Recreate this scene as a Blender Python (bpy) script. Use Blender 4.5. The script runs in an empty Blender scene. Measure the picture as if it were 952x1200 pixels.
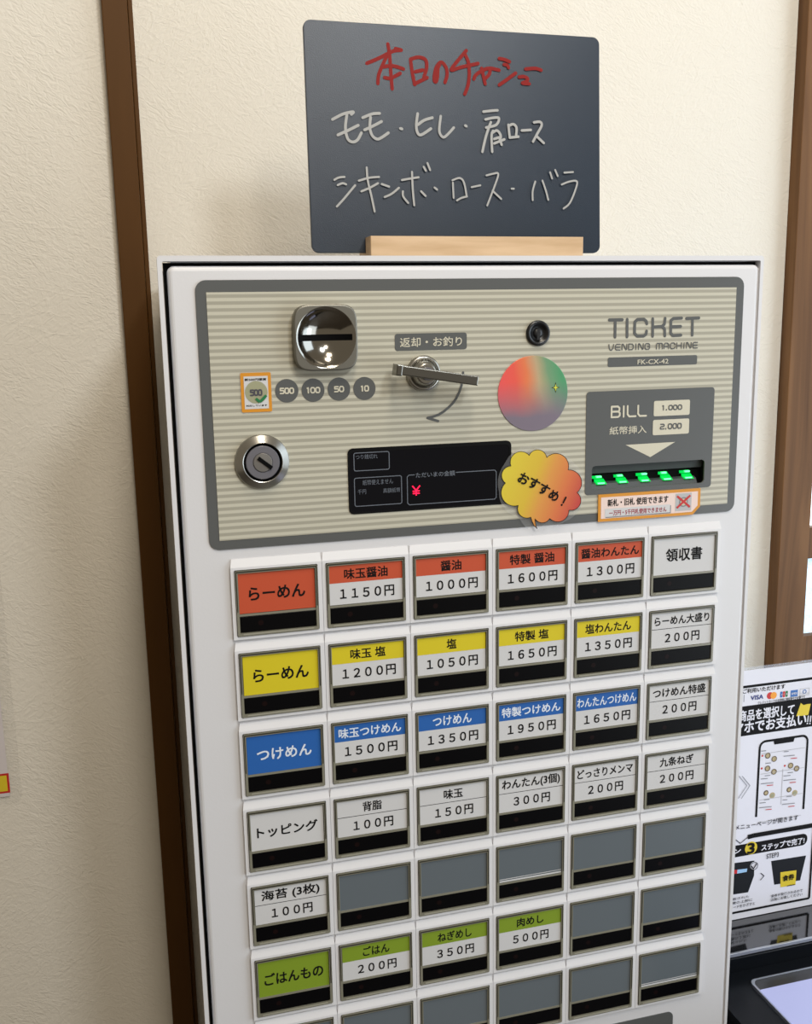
import bpy, bmesh, math, random
from mathutils import Vector, Matrix, noise
random.seed(7)
scene = bpy.context.scene
COL = scene.collection
S = 0.0577            # one unit = pitch of the button columns, in metres
Z0 = 1.211            # height of the origin of the machine's front plane
XC = 2.9
# --- camera ---------------------------------------------------------------
# rows: camera right, down, forward in machine axes (x right, y down, z into the wall)
RM = ((0.9637519, 0.01796659, -0.26619443), (-0.06704265, 0.98202455, -0.17644566), (0.25823934, 0.18789622, 0.94763255))
CC = (-0.9231262, -2.5919754, -10.46320287)
FPX = 1157.0108
def W(x, y, z): return Vector(((x-XC)*S, z*S, Z0-y*S))
def D(v): return Vector((v[0], v[2], -v[1]))
cam_data = bpy.data.cameras.new('camera'); cam = bpy.data.objects.new('camera', cam_data); COL.objects.link(cam)
r_, d_, f_ = D(RM[0]), D(RM[1]), D(RM[2])
m = Matrix.Identity(4)
for i in range(3):
    m[i][0] = r_[i]; m[i][1] = -d_[i]; m[i][2] = -f_[i]; m[i][3] = W(*CC)[i]
cam.matrix_world = m
cam_data.sensor_fit = 'HORIZONTAL'; cam_data.sensor_width = 36; cam_data.lens = FPX/952*36
cam_data.clip_start = 0.02; cam_data.clip_end = 50
scene.camera = cam
def at(u, v, z=0.0):
    """machine coordinates (x, y) of the point of the plane at depth z seen at u, v"""
    a = ((u-476)/FPX, (v-600)/FPX, 1)
    d = [sum(RM[k][i]*a[k] for k in range(3)) for i in range(3)]
    k = (z-CC[2])/d[2]
    return CC[0]+k*d[0], CC[1]+k*d[1]
# --- world, lights, exposure ----------------------------------------------
def lin(c):
    return tuple((v/255/12.92 if v/255 <= 0.04045 else ((v/255+0.055)/1.055)**2.4) for v in c) + (1,)
w = bpy.data.worlds.new('world'); scene.world = w; w.use_nodes = True
bg = w.node_tree.nodes['Background']; bg.inputs[0].default_value = (1.0, 0.85, 0.64, 1); bg.inputs[1].default_value = 0.28
def area(name, pos, target, size, power, col, size_y=None):
    l = bpy.data.lights.new(name, 'AREA'); l.energy = power; l.color = col; l.size = size
    if size_y: l.shape = 'RECTANGLE'; l.size_y = size_y
    else: l.shape = 'DISK'
    o = bpy.data.objects.new(name, l); COL.objects.link(o); o.location = W(*pos)
    o.rotation_euler = (W(*target)-W(*pos)).to_track_quat('-Z', 'Y').to_euler(); return o
area('ceiling_and_fill_lamp', (9.3, -18.5, -22), (2.9, 0, 0), 0.26, 9, (0.93, 0.97, 1.0))
area('ceiling_and_fill_lamp', (0.9, -19.0, -12.6), (2.9, 1, 0), 0.22, 4.0, (1.0, 0.88, 0.72))
area('ceiling_and_fill_lamp', (2.6, -19.0, -7.0), (2.9, 1, 3), 0.22, 3.0, (1.0, 0.88, 0.72))
area('ceiling_and_fill_lamp', (4.5, -18.8, -31), (0, 2, 3), 0.24, 5.5, (1.0, 0.92, 0.80))  # added warm fill to lift the left wall, no known lamp there
area('window_and_fill_light', (27, -3, -10), (6, 0, 1), 1.0, 15, (0.74, 0.87, 1.0), 1.6)
area('window_and_fill_light', (31, 11, -24), (3, 4, 0), 1.2, 9.5, (0.84, 0.92, 1.0), 1.0)  # added cool fill for the machine's lower front, no known window there
scene.view_settings.view_transform = 'Standard'; scene.view_settings.look = 'None'
scene.view_settings.exposure = 0.0; scene.view_settings.gamma = 1.0; scene.view_settings.use_curve_mapping = False
scene.cycles.use_denoising = True
# --- materials --------------------------------------------------------------
MATS = {}
def mat(name, col, rough=0.5, metal=0.0, spec=0.5, coat=0.0, emit=0.0, alpha=1.0, emit_col=None):
    if name in MATS: return MATS[name]
    m = bpy.data.materials.new(name); m.use_nodes = True
    b = m.node_tree.nodes['Principled BSDF']
    c = lin(col)
    b.inputs['Base Color'].default_value = c; b.inputs['Roughness'].default_value = rough
    b.inputs['Metallic'].default_value = metal; b.inputs['Specular IOR Level'].default_value = spec
    b.inputs['Coat Weight'].default_value = coat; b.inputs['Coat Roughness'].default_value = 0.08
    if emit: b.inputs['Emission Color'].default_value = lin(emit_col or col); b.inputs['Emission Strength'].default_value = emit
    b.inputs['Alpha'].default_value = alpha
    MATS[name] = m; return m
def nodes(m): return m.node_tree.nodes, m.node_tree.links, m.node_tree.nodes['Principled BSDF']
def add_bump(m, scale, strength, dist=0.001, detail=4, aniso=(1, 1, 1)):
    n, l, b = nodes(m)
    tc = n.new('ShaderNodeTexCoord'); mp = n.new('ShaderNodeMapping'); mp.inputs['Scale'].default_value = aniso
    t = n.new('ShaderNodeTexNoise'); t.inputs['Scale'].default_value = scale; t.inputs['Detail'].default_value = detail
    bu = n.new('ShaderNodeBump'); bu.inputs['Strength'].default_value = strength; bu.inputs['Distance'].default_value = dist
    l.new(tc.outputs['Object'], mp.inputs[0]); l.new(mp.outputs[0], t.inputs['Vector']); l.new(t.outputs['Fac'], bu.inputs['Height']); l.new(bu.outputs[0], b.inputs['Normal'])
    return t
def mottled(m, c1, c2, scale, aniso=(1, 1, 1), detail=6, dist=0.0, lo=0.35, hi=0.65):
    n, l, b = nodes(m)
    tc = n.new('ShaderNodeTexCoord'); mp = n.new('ShaderNodeMapping'); mp.inputs['Scale'].default_value = aniso
    t = n.new('ShaderNodeTexNoise'); t.inputs['Scale'].default_value = scale; t.inputs['Detail'].default_value = detail; t.inputs['Distortion'].default_value = dist
    r = n.new('ShaderNodeValToRGB'); r.color_ramp.elements[0].color = lin(c1); r.color_ramp.elements[1].color = lin(c2)
    r.color_ramp.elements[0].position = lo; r.color_ramp.elements[1].position = hi
    l.new(tc.outputs['Object'], mp.inputs[0]); l.new(mp.outputs[0], t.inputs['Vector']); l.new(t.outputs['Fac'], r.inputs[0]); l.new(r.outputs[0], b.inputs['Base Color'])
# embossed wallpaper: crossing fibrous ridges in two diagonal directions
wall_m = mat('embossed_wallpaper', (220, 215, 204), 0.75, spec=0.25)
def wallpaper(m):
    n, l, b = nodes(m)
    tc = n.new('ShaderNodeTexCoord')
    big = n.new('ShaderNodeTexNoise'); big.inputs['Scale'].default_value = 14; big.inputs['Detail'].default_value = 2
    l.new(tc.outputs['Object'], big.inputs['Vector'])
    outs = []
    for ang, sc in ((0.75, 1.0), (-0.55, 1.15)):
        mp = n.new('ShaderNodeMapping'); mp.inputs['Rotation'].default_value = (0, ang, 0); 
        m2 = n.new('ShaderNodeMapping'); m2.inputs['Scale'].default_value = (0.6, 1, 1.15)
        t = n.new('ShaderNodeTexNoise'); t.inputs['Scale'].default_value = 230*sc; t.inputs['Detail'].default_value = 2.2; t.inputs['Roughness'].default_value = 0.55; t.inputs['Distortion'].default_value = 1.2
        l.new(tc.outputs['Object'], mp.inputs[0]); l.new(mp.outputs[0], m2.inputs[0]); l.new(m2.outputs[0], t.inputs['Vector'])
        outs.append(t.outputs['Fac'])
    st = n.new('ShaderNodeMapRange'); st.inputs['From Min'].default_value = 0.44; st.inputs['From Max'].default_value = 0.56; l.new(big.outputs['Fac'], st.inputs['Value'])
    mx = n.new('ShaderNodeMix'); l.new(st.outputs[0], mx.inputs[0]); l.new(outs[0], mx.inputs[2]); l.new(outs[1], mx.inputs[3])
    # sparse creases
    cm = n.new('ShaderNodeMapping'); cm.inputs['Rotation'].default_value = (0, -0.5, 0); cm2 = n.new('ShaderNodeMapping'); cm2.inputs['Scale'].default_value = (0.4, 1, 1.2)
    ct = n.new('ShaderNodeTexNoise'); ct.inputs['Scale'].default_value = 34; ct.inputs['Detail'].default_value = 3; ct.inputs['Distortion'].default_value = 1.5
    l.new(tc.outputs['Object'], cm.inputs[0]); l.new(cm.outputs[0], cm2.inputs[0]); l.new(cm2.outputs[0], ct.inputs['Vector'])
    s1 = n.new('ShaderNodeMath'); s1.operation = 'SUBTRACT'; l.new(ct.outputs['Fac'], s1.inputs[0]); s1.inputs[1].default_value = 0.5
    s2 = n.new('ShaderNodeMath'); s2.operation = 'ABSOLUTE'; l.new(s1.outputs[0], s2.inputs[0])
    s3 = n.new('ShaderNodeMapRange'); s3.inputs['From Min'].default_value = 0.0; s3.inputs['From Max'].default_value = 0.02; s3.inputs['To Min'].default_value = 0.15; s3.inputs['To Max'].default_value = 0.0
    l.new(s2.outputs[0], s3.inputs['Value'])
    ad = n.new('ShaderNodeMath'); ad.operation = 'ADD'; l.new(mx.outputs[0], ad.inputs[0]); l.new(s3.outputs[0], ad.inputs[1])
    bu = n.new('ShaderNodeBump'); bu.inputs['Strength'].default_value = 0.55; bu.inputs['Distance'].default_value = 0.0013
    l.new(ad.outputs[0], bu.inputs['Height']); l.new(bu.outputs[0], b.inputs['Normal'])
wallpaper(wall_m)
white_m = mat('white_painted_steel', (211, 211, 214), 0.38); add_bump(white_m, 700, 0.08, 0.0004)
housing_m = mat('white_plastic_housing', (216, 216, 219), 0.35)
black_m = mat('black_recess', (6, 6, 7), 0.8, spec=0.1)
led_m = mat('black_lamp_window', (6, 6, 8), 0.3, spec=0.12)
led_dot_m = mat('unlit_red_lamp', (20, 7, 7), 0.4, spec=.15)
clear_m = mat('smoky_clear_plastic_frame', (124, 122, 108), 0.25, coat=0.3)
dark_frame_m = mat('dark_frame_groove', (44, 42, 34), 0.35)
grey_m = mat('dark_grey_print', (86, 88, 88), 0.32)
bill_m = mat('bill_panel_grey', (82, 84, 84), 0.38)
cream_m = mat('cream_print', (200, 195, 176), 0.4)
card_cols = {'O': (186, 77, 47), 'Y': (205, 188, 30), 'B': (34, 92, 166), 'G': (122, 146, 36), 'W': (200, 200, 201)}
card_m = {k: mat('card_' + k, v, 0.55, spec=0.35) for k, v in card_cols.items()}
for _n, _k in (('orange_paper', 'O'), ('yellow_paper', 'Y'), ('blue_paper', 'B'), ('green_paper', 'G'), ('white_paper', 'W')): card_m[_k].name = _n
blank_m = mat('smoked_grey_glossy_card', (96, 104, 110), 0.2, coat=0.3)
ink_m = mat('black_ink', (14, 13, 13), 0.6, spec=0.15)
white_ink_m = mat('white_ink', (212, 220, 232), 0.6)
metal_m = mat('brushed_nickel', (168, 166, 160), 0.28, 1.0)
satin_m = mat('satin_zinc', (125, 123, 115), 0.42, 0.85)
chrome_m = mat('polished_chrome', (150, 147, 140), 0.12, 1.0)
dkmetal_m = mat('dark_steel', (112, 111, 118), 0.4, 0.3)
glass_disp_m = mat('black_display_glass', (4, 6, 14), 0.12, spec=0.3)
disp_print_m = mat('display_print', (96, 102, 112), 0.5)
red_led_m = mat('lit_red_segments', (255, 20, 70), 0.4, emit=1.6, emit_col=(255, 10, 60))
green_m = mat('lit_green_lamp', (4, 120, 40), 0.3, emit=1.0, emit_col=(0, 215, 80))
green_hot_m = mat('lit_green_lamp_core', (120, 255, 170), 0.3, emit=1.6, emit_col=(90, 255, 150))
wood_m = mat('brown_wood_casing', (104, 74, 46), 0.5, spec=0.2)
mottled(wood_m, (82, 54, 30), (118, 84, 52), 30, (1.6, 1.6, 0.10), 6, 1.0)
beech_m = mat('light_beech', (222, 188, 148), 0.5)
mottled(beech_m, (190, 160, 124), (208, 180, 146), 60, (0.25, 1, 2.4), 5, 0.5)
trim_m = mat('dark_brown_trim', (80, 52, 20), 0.5, spec=0.15); mottled(trim_m, (74, 47, 16), (86, 56, 22), 20, (1, 1, .1))
slate_m = mat('chalkboard_slate', (12, 29, 46), 0.36, spec=0.5); add_bump(slate_m, 1500, 0.25, 0.0004, 3)
chalk_m = mat('white_marker', (158, 158, 156), 0.6)
redchalk_m = mat('red_marker', (126, 22, 18), 0.6, spec=0.2)
# striped acrylic face plate
stripe_m = mat('striped_cream_acrylic', (180, 175, 155), 0.28)
def stripes(m):
    n, l, b = nodes(m)
    tc = n.new('ShaderNodeTexCoord'); sx = n.new('ShaderNodeSeparateXYZ'); l.new(tc.outputs['Object'], sx.inputs[0])
    a = n.new('ShaderNodeMath'); a.operation = 'MULTIPLY'; a.inputs[1].default_value = 2*math.pi/(STRIPE*S); l.new(sx.outputs['Z'], a.inputs[0])
    s = n.new('ShaderNodeMath'); s.operation = 'SINE'; ph = n.new('ShaderNodeMath'); ph.operation = 'ADD'; l.new(a.outputs[0], ph.inputs[0]); ph.inputs[1].default_value = math.pi/2-2*math.pi*(20.98-at(241.7, 342.6)[1]-.07*STRIPE)/STRIPE; l.new(ph.outputs[0], s.inputs[0])
    r = n.new('ShaderNodeMapRange'); r.inputs['From Min'].default_value = -1; r.inputs['From Max'].default_value = 1; l.new(s.outputs[0], r.inputs['Value'])
    c = n.new('ShaderNodeValToRGB'); e = c.color_ramp.elements
    e[0].position = 0.36; e[0].color = lin((160, 157, 143)); e[1].position = 0.66; e[1].color = lin((191, 188, 172))
    l.new(r.outputs[0], c.inputs[0]); l.new(c.outputs[0], b.inputs['Base Color'])
STRIPE = 0.0692
stripes(stripe_m)
holo_m = mat('holographic_foil', (150, 140, 140), 0.35, 0.3)
def holo(m):   # diffraction foil: red, cream and green from side to side, fading to mauve below
    n, l, b = nodes(m)
    tc = n.new('ShaderNodeTexCoord'); mp = n.new('ShaderNodeMapping'); mp.vector_type = 'TEXTURE'
    mp.inputs['Location'].default_value = (HC[0], 0, HC[1]); R_ = .425*S; mp.inputs['Scale'].default_value = (R_, R_, R_)
    nz = n.new('ShaderNodeTexNoise'); nz.inputs['Scale'].default_value = 45; nz.inputs['Detail'].default_value = 2
    ad = n.new('ShaderNodeMix'); ad.data_type = 'VECTOR'; ad.blend_type = 'MIX' if False else 'MIX'; ad.inputs[0].default_value = 0.0
    sx = n.new('ShaderNodeSeparateXYZ'); l.new(tc.outputs['Object'], mp.inputs[0]); l.new(mp.outputs[0], sx.inputs[0]); l.new(tc.outputs['Object'], nz.inputs['Vector'])
    def mth(op, a, c):
        q = n.new('ShaderNodeMath'); q.operation = op
        for i, v in enumerate((a, c)):
            if hasattr(v, 'links') or hasattr(v, 'node'): l.new(v, q.inputs[i])
            else: q.inputs[i].default_value = v
        return q.outputs[0]
    wob = mth('MULTIPLY', mth('SUBTRACT', nz.outputs['Fac'], .5), .35)
    fx = mth('ADD', mth('MULTIPLY', mth('ADD', mth('ADD', sx.outputs['X'], mth('MULTIPLY', sx.outputs['Z'], .25)), wob), .5), .5)
    fz = mth('ADD', mth('MULTIPLY', mth('ADD', sx.outputs['Z'], wob), .5), .5)
    c = n.new('ShaderNodeValToRGB'); cr = c.color_ramp; stops = [(.05, (238, 92, 92)), (.28, (236, 96, 82)), (.45, (230, 128, 84)), (.62, (190, 168, 132)), (.78, (120, 158, 122)), (.95, (86, 158, 112))]
    cr.elements[0].position = stops[0][0]; cr.elements[0].color = lin(stops[0][1]); cr.elements[1].position = stops[-1][0]; cr.elements[1].color = lin(stops[-1][1])
    for p, q in stops[1:-1]: e = cr.elements.new(p); e.color = lin(q)
    l.new(fx, c.inputs[0])
    v = n.new('ShaderNodeMapRange'); v.inputs['From Min'].default_value = .18; v.inputs['From Max'].default_value = .66; l.new(fz, v.inputs['Value'])
    mx = n.new('ShaderNodeMix'); mx.data_type = 'RGBA'; mx.inputs[6].default_value = lin((128, 118, 132)); l.new(v.outputs[0], mx.inputs[0]); l.new(c.outputs[0], mx.inputs[7]); l.new(mx.outputs[2], b.inputs['Base Color'])
    n.remove(ad)
bubble_m = mat('yellow_to_red_print', (200, 150, 50), 0.5)
def gradient(m, p0, p1, stops):   # printed colour gradient between two points of the plane
    n, l, b = nodes(m)
    a, c_ = W(p0[0], p0[1], 0), W(p1[0], p1[1], 0); d = c_-a; L = d.length_squared
    tc = n.new('ShaderNodeTexCoord'); dt = n.new('ShaderNodeVectorMath'); dt.operation = 'DOT_PRODUCT'; dt.inputs[1].default_value = d/L
    sb = n.new('ShaderNodeMath'); sb.operation = 'SUBTRACT'; sb.inputs[1].default_value = a.dot(d)/L
    l.new(tc.outputs['Object'], dt.inputs[0]); l.new(dt.outputs['Value'], sb.inputs[0])
    c = n.new('ShaderNodeValToRGB'); cr = c.color_ramp; cr.elements[0].position = stops[0][0]; cr.elements[0].color = lin(stops[0][1]); cr.elements[1].position = stops[-1][0]; cr.elements[1].color = lin(stops[-1][1])
    for p, q in stops[1:-1]: e = cr.elements.new(p); e.color = lin(q)
    l.new(sb.outputs[0], c.inputs[0]); l.new(c.outputs[0], b.inputs['Base Color'])
orange_m = mat('orange_print', (206, 138, 34), 0.45)
pink_m = mat('pale_pink_print', (226, 204, 196), 0.5)
paper_m = mat('bright_paper', (218, 218, 226), 0.6)
yellow_m = mat('yellow_print', (214, 190, 40), 0.5)
darkred_m = mat('dark_red_print', (150, 30, 50), 0.5)
red_m = mat('red_print', (190, 34, 34), 0.5)
tick_m = mat('green_print', (20, 112, 62), 0.5)
olive_m = mat('olive_grey_print', (152, 152, 122), 0.5)
skyblue_m = mat('blue_print', (40, 100, 170), 0.5)
navy_m = mat('navy_print', (34, 50, 120), 0.5)
amber_m = mat('amber_print', (232, 152, 40), 0.5)
lightgrey_m = mat('light_grey_print', (176, 176, 178), 0.6)
midgrey_m = mat('mid_grey_print', (120, 122, 126), 0.6)
food_m = mat('food_print', (176, 160, 122), 0.6)
fooddark_m = mat('dark_food_print', (86, 70, 52), 0.6)
film_m = mat('clear_film', (225, 225, 225), 0.15, alpha=0.06)
acryl_m = mat('clear_acrylic', (205, 215, 230), 0.08, alpha=0.22)
kiosk_m = mat('black_gloss_kiosk', (10, 13, 18), 0.3, spec=.3)
ledge_m = mat('mirror_black_ledge', (12, 12, 14), 0.06, coat=1.0, spec=0.9)
silver_m = mat('silver_edge', (200, 203, 210), 0.3, 0.9)
screen_m = mat('lit_screen', (20, 20, 24), 0.2, emit=0.8, emit_col=(196, 202, 250))
pane_m = mat('frosted_pane', (230, 238, 245), 0.5, emit=2.1, emit_col=(228, 240, 248))
pane_low_m = mat('frosted_pane_textured', (200, 220, 235), 0.5, emit=0.8)
def pane_tex(m):
    n, l, b = nodes(m)
    tc = n.new('ShaderNodeTexCoord'); t = n.new('ShaderNodeTexNoise'); t.inputs['Scale'].default_value = 330; t.inputs['Detail'].default_value = 2
    r = n.new('ShaderNodeValToRGB'); r.color_ramp.elements[0].color = lin((150, 190, 212)); r.color_ramp.elements[1].color = lin((225, 240, 248)); r.color_ramp.elements[0].position = .35; r.color_ramp.elements[1].position = .65
    l.new(tc.outputs['Object'], t.inputs['Vector']); l.new(t.outputs['Fac'], r.inputs[0]); l.new(r.outputs[0], b.inputs['Emission Color'])
pane_tex(pane_low_m)
floor_m = mat('grey_floor_tile', (96, 88, 80), 0.5)

# --- geometry helpers (all in machine units) --------------------------------
ORIG = {}
def tag(o, label, cat=None, group=None, kind=None):
    if label: o['label'] = label
    if cat: o['category'] = cat
    if group: o['group'] = group
    if kind: o['kind'] = kind
    return o
def thing(name, label, cat, x, y, z, group=None):
    o = bpy.data.objects.new(name, None); COL.objects.link(o); o.empty_display_size = 0.02
    o.location = W(x, y, z); ORIG[o.name] = W(x, y, z); return tag(o, label, cat, group)
class G:
    def __init__(s): s.b = bmesh.new(); s.m = []; s.mi = 0; s.dz = 0.0
    def use(s, m):
        if m not in s.m: s.m.append(m)
        s.mi = s.m.index(m); return s
    def face(s, pts):
        f = s.b.faces.new([s.b.verts.new(W(*p)) for p in pts]); f.material_index = s.mi; return f
    def flat(s, outline, z): return s.face([(x, y, z) for x, y in outline])
    def loops(s, loops, cap0=True, cap1=True, smooth=False):
        vs = [[s.b.verts.new(W(*p)) for p in L] for L in loops]; n = len(vs[0])
        for a, b in zip(vs, vs[1:]):
            for i in range(n):
                f = s.b.faces.new((a[i], a[(i+1) % n], b[(i+1) % n], b[i])); f.material_index = s.mi; f.smooth = smooth
        if cap0: s.b.faces.new(vs[0]).material_index = s.mi
        if cap1: s.b.faces.new(vs[-1]).material_index = s.mi
        return s
    def slab(s, outline, z0, z1, bev=0.0, n=3, smooth=False):
        """solid plate; z0 is the face towards the room, with a rounded edge of size bev"""
        L = []
        if bev:
            for i in range(n+1):
                a = i/n*math.pi/2
                L.append([(x, y, z0+bev*(1-math.sin(a))) for x, y in inset(outline, bev*(1-math.cos(a)))][:] if False else
                         [(x, y, z0+bev*(1-math.cos(a))) for x, y in inset(outline, bev*(1-math.sin(a)))])
        else: L.append([(x, y, z0) for x, y in outline])
        L.append([(x, y, z1) for x, y in outline])
        return s.loops(L, smooth=smooth)
    def box(s, x0, y0, z0, x1, y1, z1, bev=0.0):
        return s.slab([(x0, y0), (x1, y0), (x1, y1), (x0, y1)], z0, z1, bev, 2)
    def holed(s, outer, holes, z0, z1, bev=0.0):
        """plate with through holes"""
        def fill(out, zz):
            es = []
            for L in [out]+holes:
                vs = [s.b.verts.new(W(x, y, zz)) for x, y in L]
                es += [s.b.edges.new((vs[i], vs[(i+1) % len(vs)])) for i in range(len(vs))]
            g = bmesh.ops.triangle_fill(s.b, use_beauty=True, use_dissolve=False, edges=es)
            for f in g['geom']:
                if isinstance(f, bmesh.types.BMFace): f.material_index = s.mi
        fill(inset(outer, bev) if bev else outer, z0); fill(outer, z1)
        rings = []
        if bev:
            for i in range(5):
                a = i/4*math.pi/2; rings.append([(x, y, z0+bev*(1-math.cos(a))) for x, y in inset(outer, bev*(1-math.sin(a)))])
        else: rings.append([(x, y, z0) for x, y in outer])
        rings.append([(x, y, z1) for x, y in outer])
        s.loops(rings, False, False)
        for h in holes: s.loops([[(x, y, z0) for x, y in h], [(x, y, z1) for x, y in h]], False, False)
        return s
    def lathe(s, cx, cy, prof, n=48, cap0=False, cap1=False, smooth=True):
        """profile of (radius, z) about the axis into the wall"""
        return s.loops([[(cx+r*math.cos(2*math.pi*i/n), cy+r*math.sin(2*math.pi*i/n), z) for i in range(n)] for r, z in prof], cap0, cap1, smooth)
    def turned(s, cx, cy, prof, n=56, cap1=False):
        for a, b in zip(prof, prof[1:]): s.lathe(cx, cy, [a, b], n)
        if cap1: s.flat(circ(cx, cy, prof[-1][0], n), prof[-1][1])
        return s
    def ribbon(s, pts, wd, z, cap=True, closed=False):
        """flat pen stroke along a polyline, drawn as one band with round ends"""
        if closed: pts = list(pts)+[pts[0]]
        for (x0, y0), (x1, y1) in zip(pts, pts[1:]):
            dx, dy = x1-x0, y1-y0; L = math.hypot(dx, dy)
            if L < 1e-6: continue
            a = math.atan2(dy, dx); o = []
            k = 4 if cap else 1
            for q in range(k+1): t = a+math.pi/2+math.pi*q/k; o.append((x0+wd/2*math.cos(t), y0+wd/2*math.sin(t)))
            for q in range(k+1): t = a-math.pi/2+math.pi*q/k; o.append((x1+wd/2*math.cos(t), y1+wd/2*math.sin(t)))
            s.flat(o, z-s.dz); s.dz += 0.00004
        return s
    def tube(s, pts, r, n=10, smooth=True):
        L = []
        P = [Vector(p) for p in pts]
        for i, p in enumerate(P):
            t = ((P[min(i+1, len(P)-1)]-P[max(i-1, 0)])).normalized(); u = t.cross(Vector((0.1, 0.3, 1))).normalized(); v = t.cross(u)
            L.append([tuple(p+u*r*math.cos(2*math.pi*q/n)+v*r*math.sin(2*math.pi*q/n)) for q in range(n)])
        return s.loops(L, smooth=smooth)
    def bar(s, p0, p1, hw, z0, z1, bev):
        """rectangular bar in the plane from p0 to p1"""
        a = math.atan2(p1[1]-p0[1], p1[0]-p0[0]); nx, ny = -math.sin(a)*hw, math.cos(a)*hw
        return s.slab([(p0[0]-nx, p0[1]-ny), (p1[0]-nx, p1[1]-ny), (p1[0]+nx, p1[1]+ny), (p0[0]+nx, p0[1]+ny)], z0, z1, bev, 2)
    def text(s, body, x0, y0, x1, y1, z, bold=0.0, fit='both', rot=0.0):
        V, F = glyphs(body, 0)
        bold = bold*1.7
        h, wd = y1-y0, x1-x0
        gx0, gx1, gy0, gy1 = V[2]
        kx, ky = wd/(gx1-gx0), h/(gy1-gy0)
        if fit == 'h': kx = ky
        if fit == 'w': ky = kx
        cx, cy = (x0+x1)/2, (y0+y1)/2; gc = (gx0+gx1)/2, (gy0+gy1)/2
        cr, sr = math.cos(rot), math.sin(rot)
        e = bold*min(kx, ky)*.5
        wk = (wd-2*e)/wd if wd > 2*e else 1; hk = (h-2*e)/h if h > 2*e else 1
        for ox, oy in (((-e, -e), (e, -e), (-e, e), (e, e)) if bold else ((0, 0),)):
            vs = []
            for (a, b) in V[0]:
                px, py = (a-gc[0])*kx*wk+ox, -(b-gc[1])*ky*hk+oy
                vs.append(s.b.verts.new(W(cx+px*cr-py*sr, cy+px*sr+py*cr, z-s.dz)))
            s.dz += 0.00004
            for f in F:
                try: s.b.faces.new([vs[i] for i in f]).material_index = s.mi
                except ValueError: pass
        return s
    def done(s, name, m=None, parent=None, recalc=True):
        if m is not None and not s.m: s.m.append(m)
        if recalc: bmesh.ops.recalc_face_normals(s.b, faces=s.b.faces)
        me = bpy.data.meshes.new(name)
        if parent is not None:
            o0 = ORIG[parent.name]
        else:
            xs = [v.co for v in s.b.verts]; o0 = Vector([(min(c[i] for c in xs)+max(c[i] for c in xs))/2 for i in range(3)]); o0.z = min(c[2] for c in xs)
        for v in s.b.verts: v.co -= o0
        s.b.to_mesh(me); s.b.free()
        for q in s.m: me.materials.append(q)
        o = bpy.data.objects.new(name, me); COL.objects.link(o)
        if parent is None: o.location = o0
        else: o.parent = parent
        ORIG[o.name] = o0
        return o
def inset(o, d):
    n = len(o); A = sum(o[i][0]*o[(i+1) % n][1]-o[(i+1) % n][0]*o[i][1] for i in range(n)); sg = 1 if A > 0 else -1
    R = []
    for i in range(n):
        p, q, r = o[i-1], o[i], o[(i+1) % n]
        e1 = Vector((q[0]-p[0], q[1]-p[1])).normalized(); e2 = Vector((r[0]-q[0], r[1]-q[1])).normalized()
        n1 = Vector((-e1.y, e1.x))*sg; n2 = Vector((-e2.y, e2.x))*sg; b = (n1+n2)
        b = b/max(0.3, b.length_squared)*2
        R.append((q[0]+b.x*d, q[1]+b.y*d))
    return R
def rr(x0, y0, x1, y1, r, n=6):
    o = []
    for cx, cy, a0 in ((x1-r, y0+r, -90), (x1-r, y1-r, 0), (x0+r, y1-r, 90), (x0+r, y0+r, 180)):
        for i in range(n+1):
            a = math.radians(a0+90*i/n); o.append((cx+r*math.cos(a), cy+r*math.sin(a)))
    return o
def circ(cx, cy, r, n=40): return [(cx+r*math.cos(2*math.pi*i/n), cy+r*math.sin(2*math.pi*i/n)) for i in range(n)]
GC = {}
def glyphs(body, bold):
    if (body, bold) in GC: return GC[(body, bold)]
    c = bpy.data.curves.new('lettering', 'FONT'); c.body = body; c.offset = bold; c.resolution_u = 3; c.fill_mode = 'FRONT'; c.dimensions = '2D'
    o = bpy.data.objects.new('lettering', c); COL.objects.link(o)
    dg = bpy.context.evaluated_depsgraph_get(); me = bpy.data.meshes.new_from_object(o.evaluated_get(dg))
    V = [(v.co.x, v.co.y) for v in me.vertices]; F = [list(p.vertices) for p in me.polygons]
    bb = (min(v[0] for v in V), max(v[0] for v in V), min(v[1] for v in V), max(v[1] for v in V))
    bpy.data.objects.remove(o); bpy.data.curves.remove(c); bpy.data.meshes.remove(me)
    GC[(body, bold)] = ((V, None, bb), F); return GC[(body, bold)]
def span(a, b, z=0.0):
    p, q = at(*a, z), at(*b, z); return p[0], p[1], q[0], q[1]
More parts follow.
